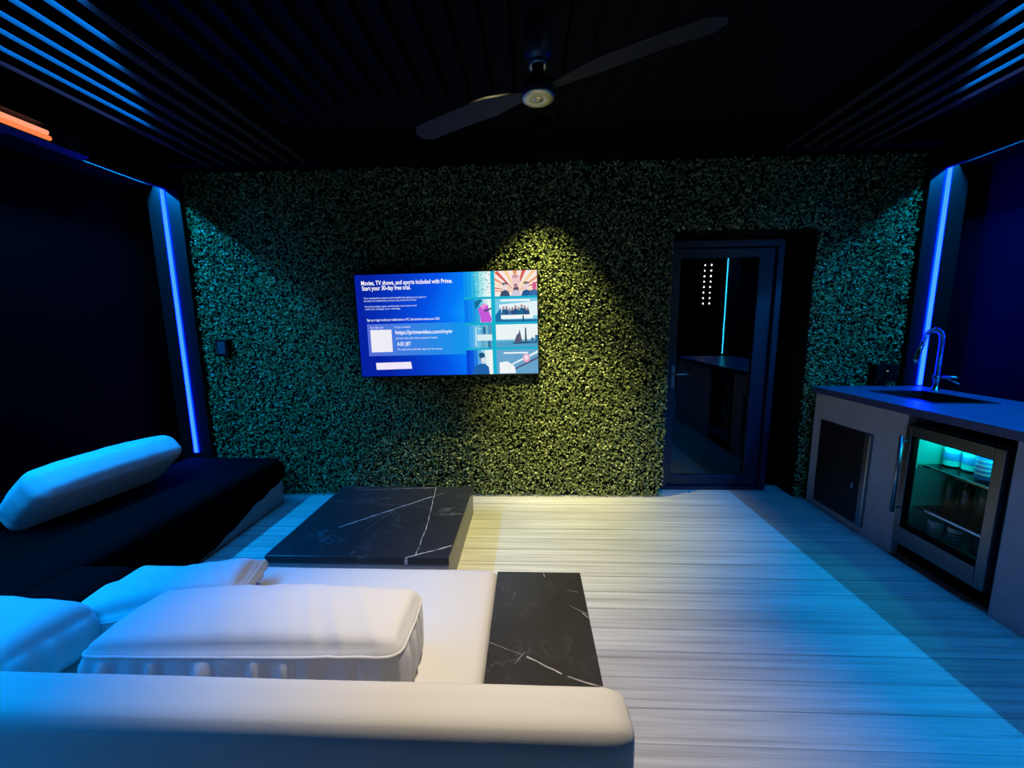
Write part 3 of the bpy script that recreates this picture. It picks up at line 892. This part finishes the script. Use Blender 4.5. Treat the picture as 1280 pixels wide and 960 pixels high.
# coil spring
bm = B(); pts = []
seglen = [0]
for a, b in zip(path, path[1:]): seglen.append(seglen[-1]+(b-a).length)
tot = seglen[-1]*.93; turns = 44
for i in range(turns*8+1):
    s = tot*i/(turns*8)
    k = max(j for j in range(len(seglen)) if seglen[j] <= s+1e-9); k = min(k, len(path)-2)
    f = (s-seglen[k])/(seglen[k+1]-seglen[k]); p = path[k].lerp(path[k+1], f)
    d = (path[k+1]-path[k]).normalized(); sd = dirv.cross(Vector((0, 0, 1))).normalized(); n2 = d.cross(sd)
    an = 2*PI*i/8
    pts.append(p + (sd*math.cos(an)+n2*math.sin(an))*.0145)
tube(bm, pts, .0034, 5); obj('spring', bm, M['chrome'], t)
bm = B(); e = path[-1]; tube(bm, [path[-4], path[-2], e, e+Vector((-.004, 0, -.045)), e+Vector((-.005, 0, -.06))], [.012, .015, .017, .018, .014], 14); obj('spray_head', bm, M['chrome'], t)
bm = B(); tube(bm, [(qx, qy, 1.075), (qx+.05, qy-.05, 1.085), (qx+.085, qy-.085, 1.088)], [.011, .0085, .0075], 10)
tube(bm, [(qx+.03, qy-.03, 1.08), (qx+.07, qy-.07, 1.045), (qx+.09, qy-.09, 1.04)], [.007, .006, .006], 8); obj('lever', bm, M['chrome'], t)
bm = B(); tube(bm, [(qx-.03, qy+.01, 1.086), (qx+.03, qy-.01, 1.086)], .008, 10); obj('holder_arm', bm, M['chrome'], t)

# ------------------------------------------------------------------ beverage fridge
fy0, fy1 = 1.965, 2.482
t = thing('beverage_fridge', (2.6, 2.22, 0), 'steel framed glass door drinks fridge glowing turquoise under the worktop', 'fridge')
M['liner'] = mat('fridge_liner', (120, 165, 160), .5)
bm = B()
X0, X1 = 2.362, 2.86
for a in ((X0, X1, fy0, fy0+.035, .10, .87), (X0, X1, fy1-.035, fy1, .10, .87), (X0, X1, fy0, fy1, .84, .87), (X0, X1, fy0, fy1, .10, .17), (X1-.03, X1, fy0, fy1, .10, .87)): box(bm, *a)
obj('liner', bm, M['liner'], t)
bm = B()
box(bm, X0+.03, X1+.02, fy0, fy1, 0, .10); box(bm, X0, X1+.02, fy0-.004, fy0, .02, .872); box(bm, X0, X1+.02, fy1, fy1+.004, .02, .872); box(bm, X0, X1+.02, fy0, fy1, .87, .874)
obj('cabinet', bm, M['matte_black'], t)
bm = B(); D0, D1 = 2.312, 2.358
gy0, gy1, gz0, gz1 = 2.014, 2.444, .222, .806
box(bm, D0, D1, fy0, gy0, .115, .868, .004); box(bm, D0, D1, gy1, fy1, .115, .868, .004)
box(bm, D0, D1, gy0, gy1, gz1, .868, .002); box(bm, D0, D1, gy0, gy1, .115, gz0, .002)
door_f = obj('door', bm, M['door_steel'], t)
bm = B()
for a in ((gy0, gy0+.008, gz0, gz1), (gy1-.012, gy1, gz0, gz1), (gy0, gy1, gz1-.008, gz1), (gy0, gy1, gz0, gz0+.02)): box(bm, D0+.012, D1-.006, a[0], a[1], a[2], a[3])
obj('gasket', bm, M['matte_black'], door_f)
bm = B(); box(bm, D0+.018, D0+.024, gy0, gy1, gz0, gz1); obj('glass_pane', bm, M['fridge_glass'], door_f)
bm = B(); tube(bm, [(D0-.04, fy1-.022, .31), (D0-.04, fy1-.022, .80)], .011, 12)
for z in (.34, .77): tube(bm, [(D0-.04, fy1-.022, z), (D0+.004, fy1-.022, z)], .007, 8)
obj('door_handle', bm, M['steel'], door_f)
M['shelf_glass'] = glass('smoked_shelf', (.42, .5, .52), 1.3)
for z in (.628, .362):
    bm = B(); box(bm, 2.39, X1-.03, fy0+.035, fy1-.035, z-.006, z); sh_ = obj('shelf', bm, M['shelf_glass'], t)
    bm = B(); box(bm, 2.382, 2.392, fy0+.035, fy1-.035, z-.008, z+.005, .001); obj('chrome_edge', bm, M['chrome'], sh_)

# drinks ---------------------------------------------------------------------
M['clear_plastic'] = mat('clear_bottle_plastic', (190, 225, 228), .2, spec=.6)
M['water_label'] = mat('blue_water_label', (90, 150, 220), .5)
M['white_cap'] = mat('white_cap', (230, 236, 236), .4)
M['dark_glass'] = mat('dark_bottle_glass', (10, 22, 20), .12, spec=.7)
M['green_glass'] = mat('green_bottle_glass', (18, 60, 48), .12, spec=.7)
M['can_blue'] = mat('blue_can', (86, 140, 226), .35, .2)
M['can_white'] = mat('pale_can', (196, 220, 236), .35, .2)
M['foil'] = mat('gold_foil', (150, 140, 90), .3, .8)
def bottle(name, x, y, z, r, h, label, cat, body, lab=None, cap='white_cap', neck=.34, group='drinks in the fridge', rib=True):
    t = thing(name, (x, y, z), label, cat, group)
    bm = B()
    pr = [(0, 0), (r*.85, 0), (r, h*.03)]
    nb = 6
    for i in range(nb):
        zz = h*(.05+.55*i/nb)
        pr += [(r, zz), (r*(.93 if rib else 1), zz+h*.035), (r, zz+h*.07)]
    pr += [(r, h*.64), (r*.85, h*.74), (r*neck, h*.86), (r*neck, h*.92), (0, h*.92)]
    lathe(bm, (x, y, z), pr, 20); obj('body', bm, M[body], t)
    if lab:
        bm = B(); lathe(bm, (x, y, z), [(r*1.015, h*.24), (r*1.03, h*.25), (r*1.03, h*.52), (r*1.015, h*.53)], 20); obj('paper_label', bm, M[lab], t)
    bm = B(); lathe(bm, (x, y, z), [(r*neck*1.2, h*.90), (r*neck*1.25, h*.91), (r*neck*1.25, h*.99), (r*neck*1.05, h), (0, h)], 16); obj('cap', bm, M[cap], t)
def can(x, y, z, r, h, label, body, band=None):
    t = thing('drink_can', (x, y, z), label, 'can', 'drinks in the fridge')
    bm = B(); lathe(bm, (x, y, z), [(0, 0), (r*.8, 0), (r, h*.07), (r, h*.9), (r*.86, h*.97)], 24); obj('body', bm, M[body], t)
    bm = B(); lathe(bm, (x, y, z), [(r*.86, h*.965), (r*.88, h), (r*.82, h), (r*.78, h*.975), (0, h*.975)], 24); obj('lid', bm, M['steel'], t)
    if band:
        bm = B()
        for k in range(4): lathe(bm, (x, y, z+h*(.2+.17*k)), [(r*1.005, 0), (r*1.012, h*.01), (r*1.012, h*.06), (r*1.005, h*.07)], 24)
        obj('printed_band', bm, M[band], t)
Z1, Z2, Z3 = .634, .368, .1705
bottle('water_bottle', 2.53, 2.405, Z1, .040, .155, 'clear water bottle with blue label, left on the top fridge shelf', 'bottle', 'clear_plastic', 'water_label')
bottle('water_bottle', 2.55, 2.325, Z1, .036, .150, 'clear water bottle in the middle of the top fridge shelf', 'bottle', 'clear_plastic', 'water_label')
can(2.485, 2.185, Z1, .043, .145, 'wide blue can with pale rim at the right of the top fridge shelf', 'can_blue', 'can_white')
bottle('glass_bottle', 2.57, 2.335, Z2, .030, .215, 'dark bottle with bright white cap on the middle fridge shelf', 'bottle', 'dark_glass', None, 'white_cap', .4, rib=False)
bottle('glass_bottle', 2.55, 2.41, Z2, .029, .225, 'dark green bottle with dull cap, left on the middle fridge shelf', 'bottle', 'green_glass', None, 'steel', .42, rib=False)
bottle('glass_bottle', 2.60, 2.27, Z2, .030, .20, 'dark bottle standing mid right on the middle fridge shelf', 'bottle', 'green_glass', None, 'foil', .4, rib=False)
bottle('glass_bottle', 2.56, 2.14, Z2, .032, .20, 'black bottle at the right end of the middle fridge shelf', 'bottle', 'dark_glass', None, 'foil', .4, rib=False)
can(2.47, 2.385, Z3, .036, .122, 'pale blue can at the left of the fridge bottom', 'can_white', None)
can(2.50, 2.300, Z3, .034, .118, 'striped blue and dark can second on the fridge bottom', 'can_white', 'dark_glass')
bottle('glass_bottle', 2.54, 2.215, Z3, .028, .15, 'small green bottle third on the fridge bottom', 'bottle', 'green_glass', None, 'white_cap', .42, rib=False)
bottle('glass_bottle', 2.56, 2.13, Z3, .028, .15, 'small dark bottle at the right of the fridge bottom', 'bottle', 'dark_glass', None, 'white_cap', .42, rib=False)

area('rail_led_left', (XL-.060, 1.68, 2.665), (0, 0, 0), .014, 3.15, 190, BL)
area('rail_led_right', (XR+.060, 1.68, 2.665), (0, 0, 0), .014, 3.15, 130, BL)
area('fridge_lamp', (2.44, 2.22, .832), (0, 0, 0), .05, .40, 1.6, (.0, 1.0, .88))

def spot(name, loc, aim, power, rgb, deg, blend, rad=.03):
    l = bpy.data.lights.new(name, 'SPOT'); l.energy = power; l.color = rgb
    l.spot_size = math.radians(deg); l.spot_blend = blend; l.shadow_soft_size = rad
    o = bpy.data.objects.new(name, l); COL.objects.link(o); o.location = loc
    o.rotation_euler = (Vector(aim)-Vector(loc)).to_track_quat('-Z', 'Y').to_euler()
    return o
spot('main_downlight', (-.02, 1.36, 2.72), (-.08, 1.32, 0), 275, (1, .87, .68), 62, 1.0, .04)
spot('wall_downlight', (.085, 2.915, 2.78), (.10, 3.22, 0), 420, (1, .94, .40), 70, 1.0, .015)
spot('added_hedge_fill', (-.30, 1.42, 2.72), (.24, 3.34, .60), 480, (1, .95, .50), 35, 1.0, .03)  # added fill light without a fixture, brightens the foot of the hedge

w = bpy.data.worlds.new('night'); sc.world = w; w.use_nodes = True
w.node_tree.nodes['Background'].inputs[0].default_value = (.02, .05, .35, 1)
w.node_tree.nodes['Background'].inputs[1].default_value = .02

# ------------------------------------------------------------------ camera
cam = bpy.data.cameras.new('camera'); co = bpy.data.objects.new('camera', cam); COL.objects.link(co)
f, p, yw, r = 499.2, .147974, .0431084, -.0114468
fw = Vector((-math.sin(yw)*math.cos(p), math.cos(yw)*math.cos(p), -math.sin(p)))
rt = Vector((math.cos(yw), math.sin(yw), 0)); up = rt.cross(fw)
r2 = rt*math.cos(r)+up*math.sin(r); u2 = r2.cross(fw)
co.matrix_world = Matrix(((r2.x, u2.x, -fw.x, 0), (r2.y, u2.y, -fw.y, 0), (r2.z, u2.z, -fw.z, 1.5), (0, 0, 0, 1)))
cam.sensor_width = 36; cam.lens = f*36/1280; cam.clip_start = .02
sc.camera = co

sc.view_settings.view_transform = 'Standard'; sc.view_settings.look = 'None'
sc.view_settings.exposure = 0; sc.view_settings.gamma = 1; sc.view_settings.use_curve_mapping = False
sc.cycles.use_denoising = True
sc.cycles.max_bounces = 8; sc.cycles.sample_clamp_indirect = 4
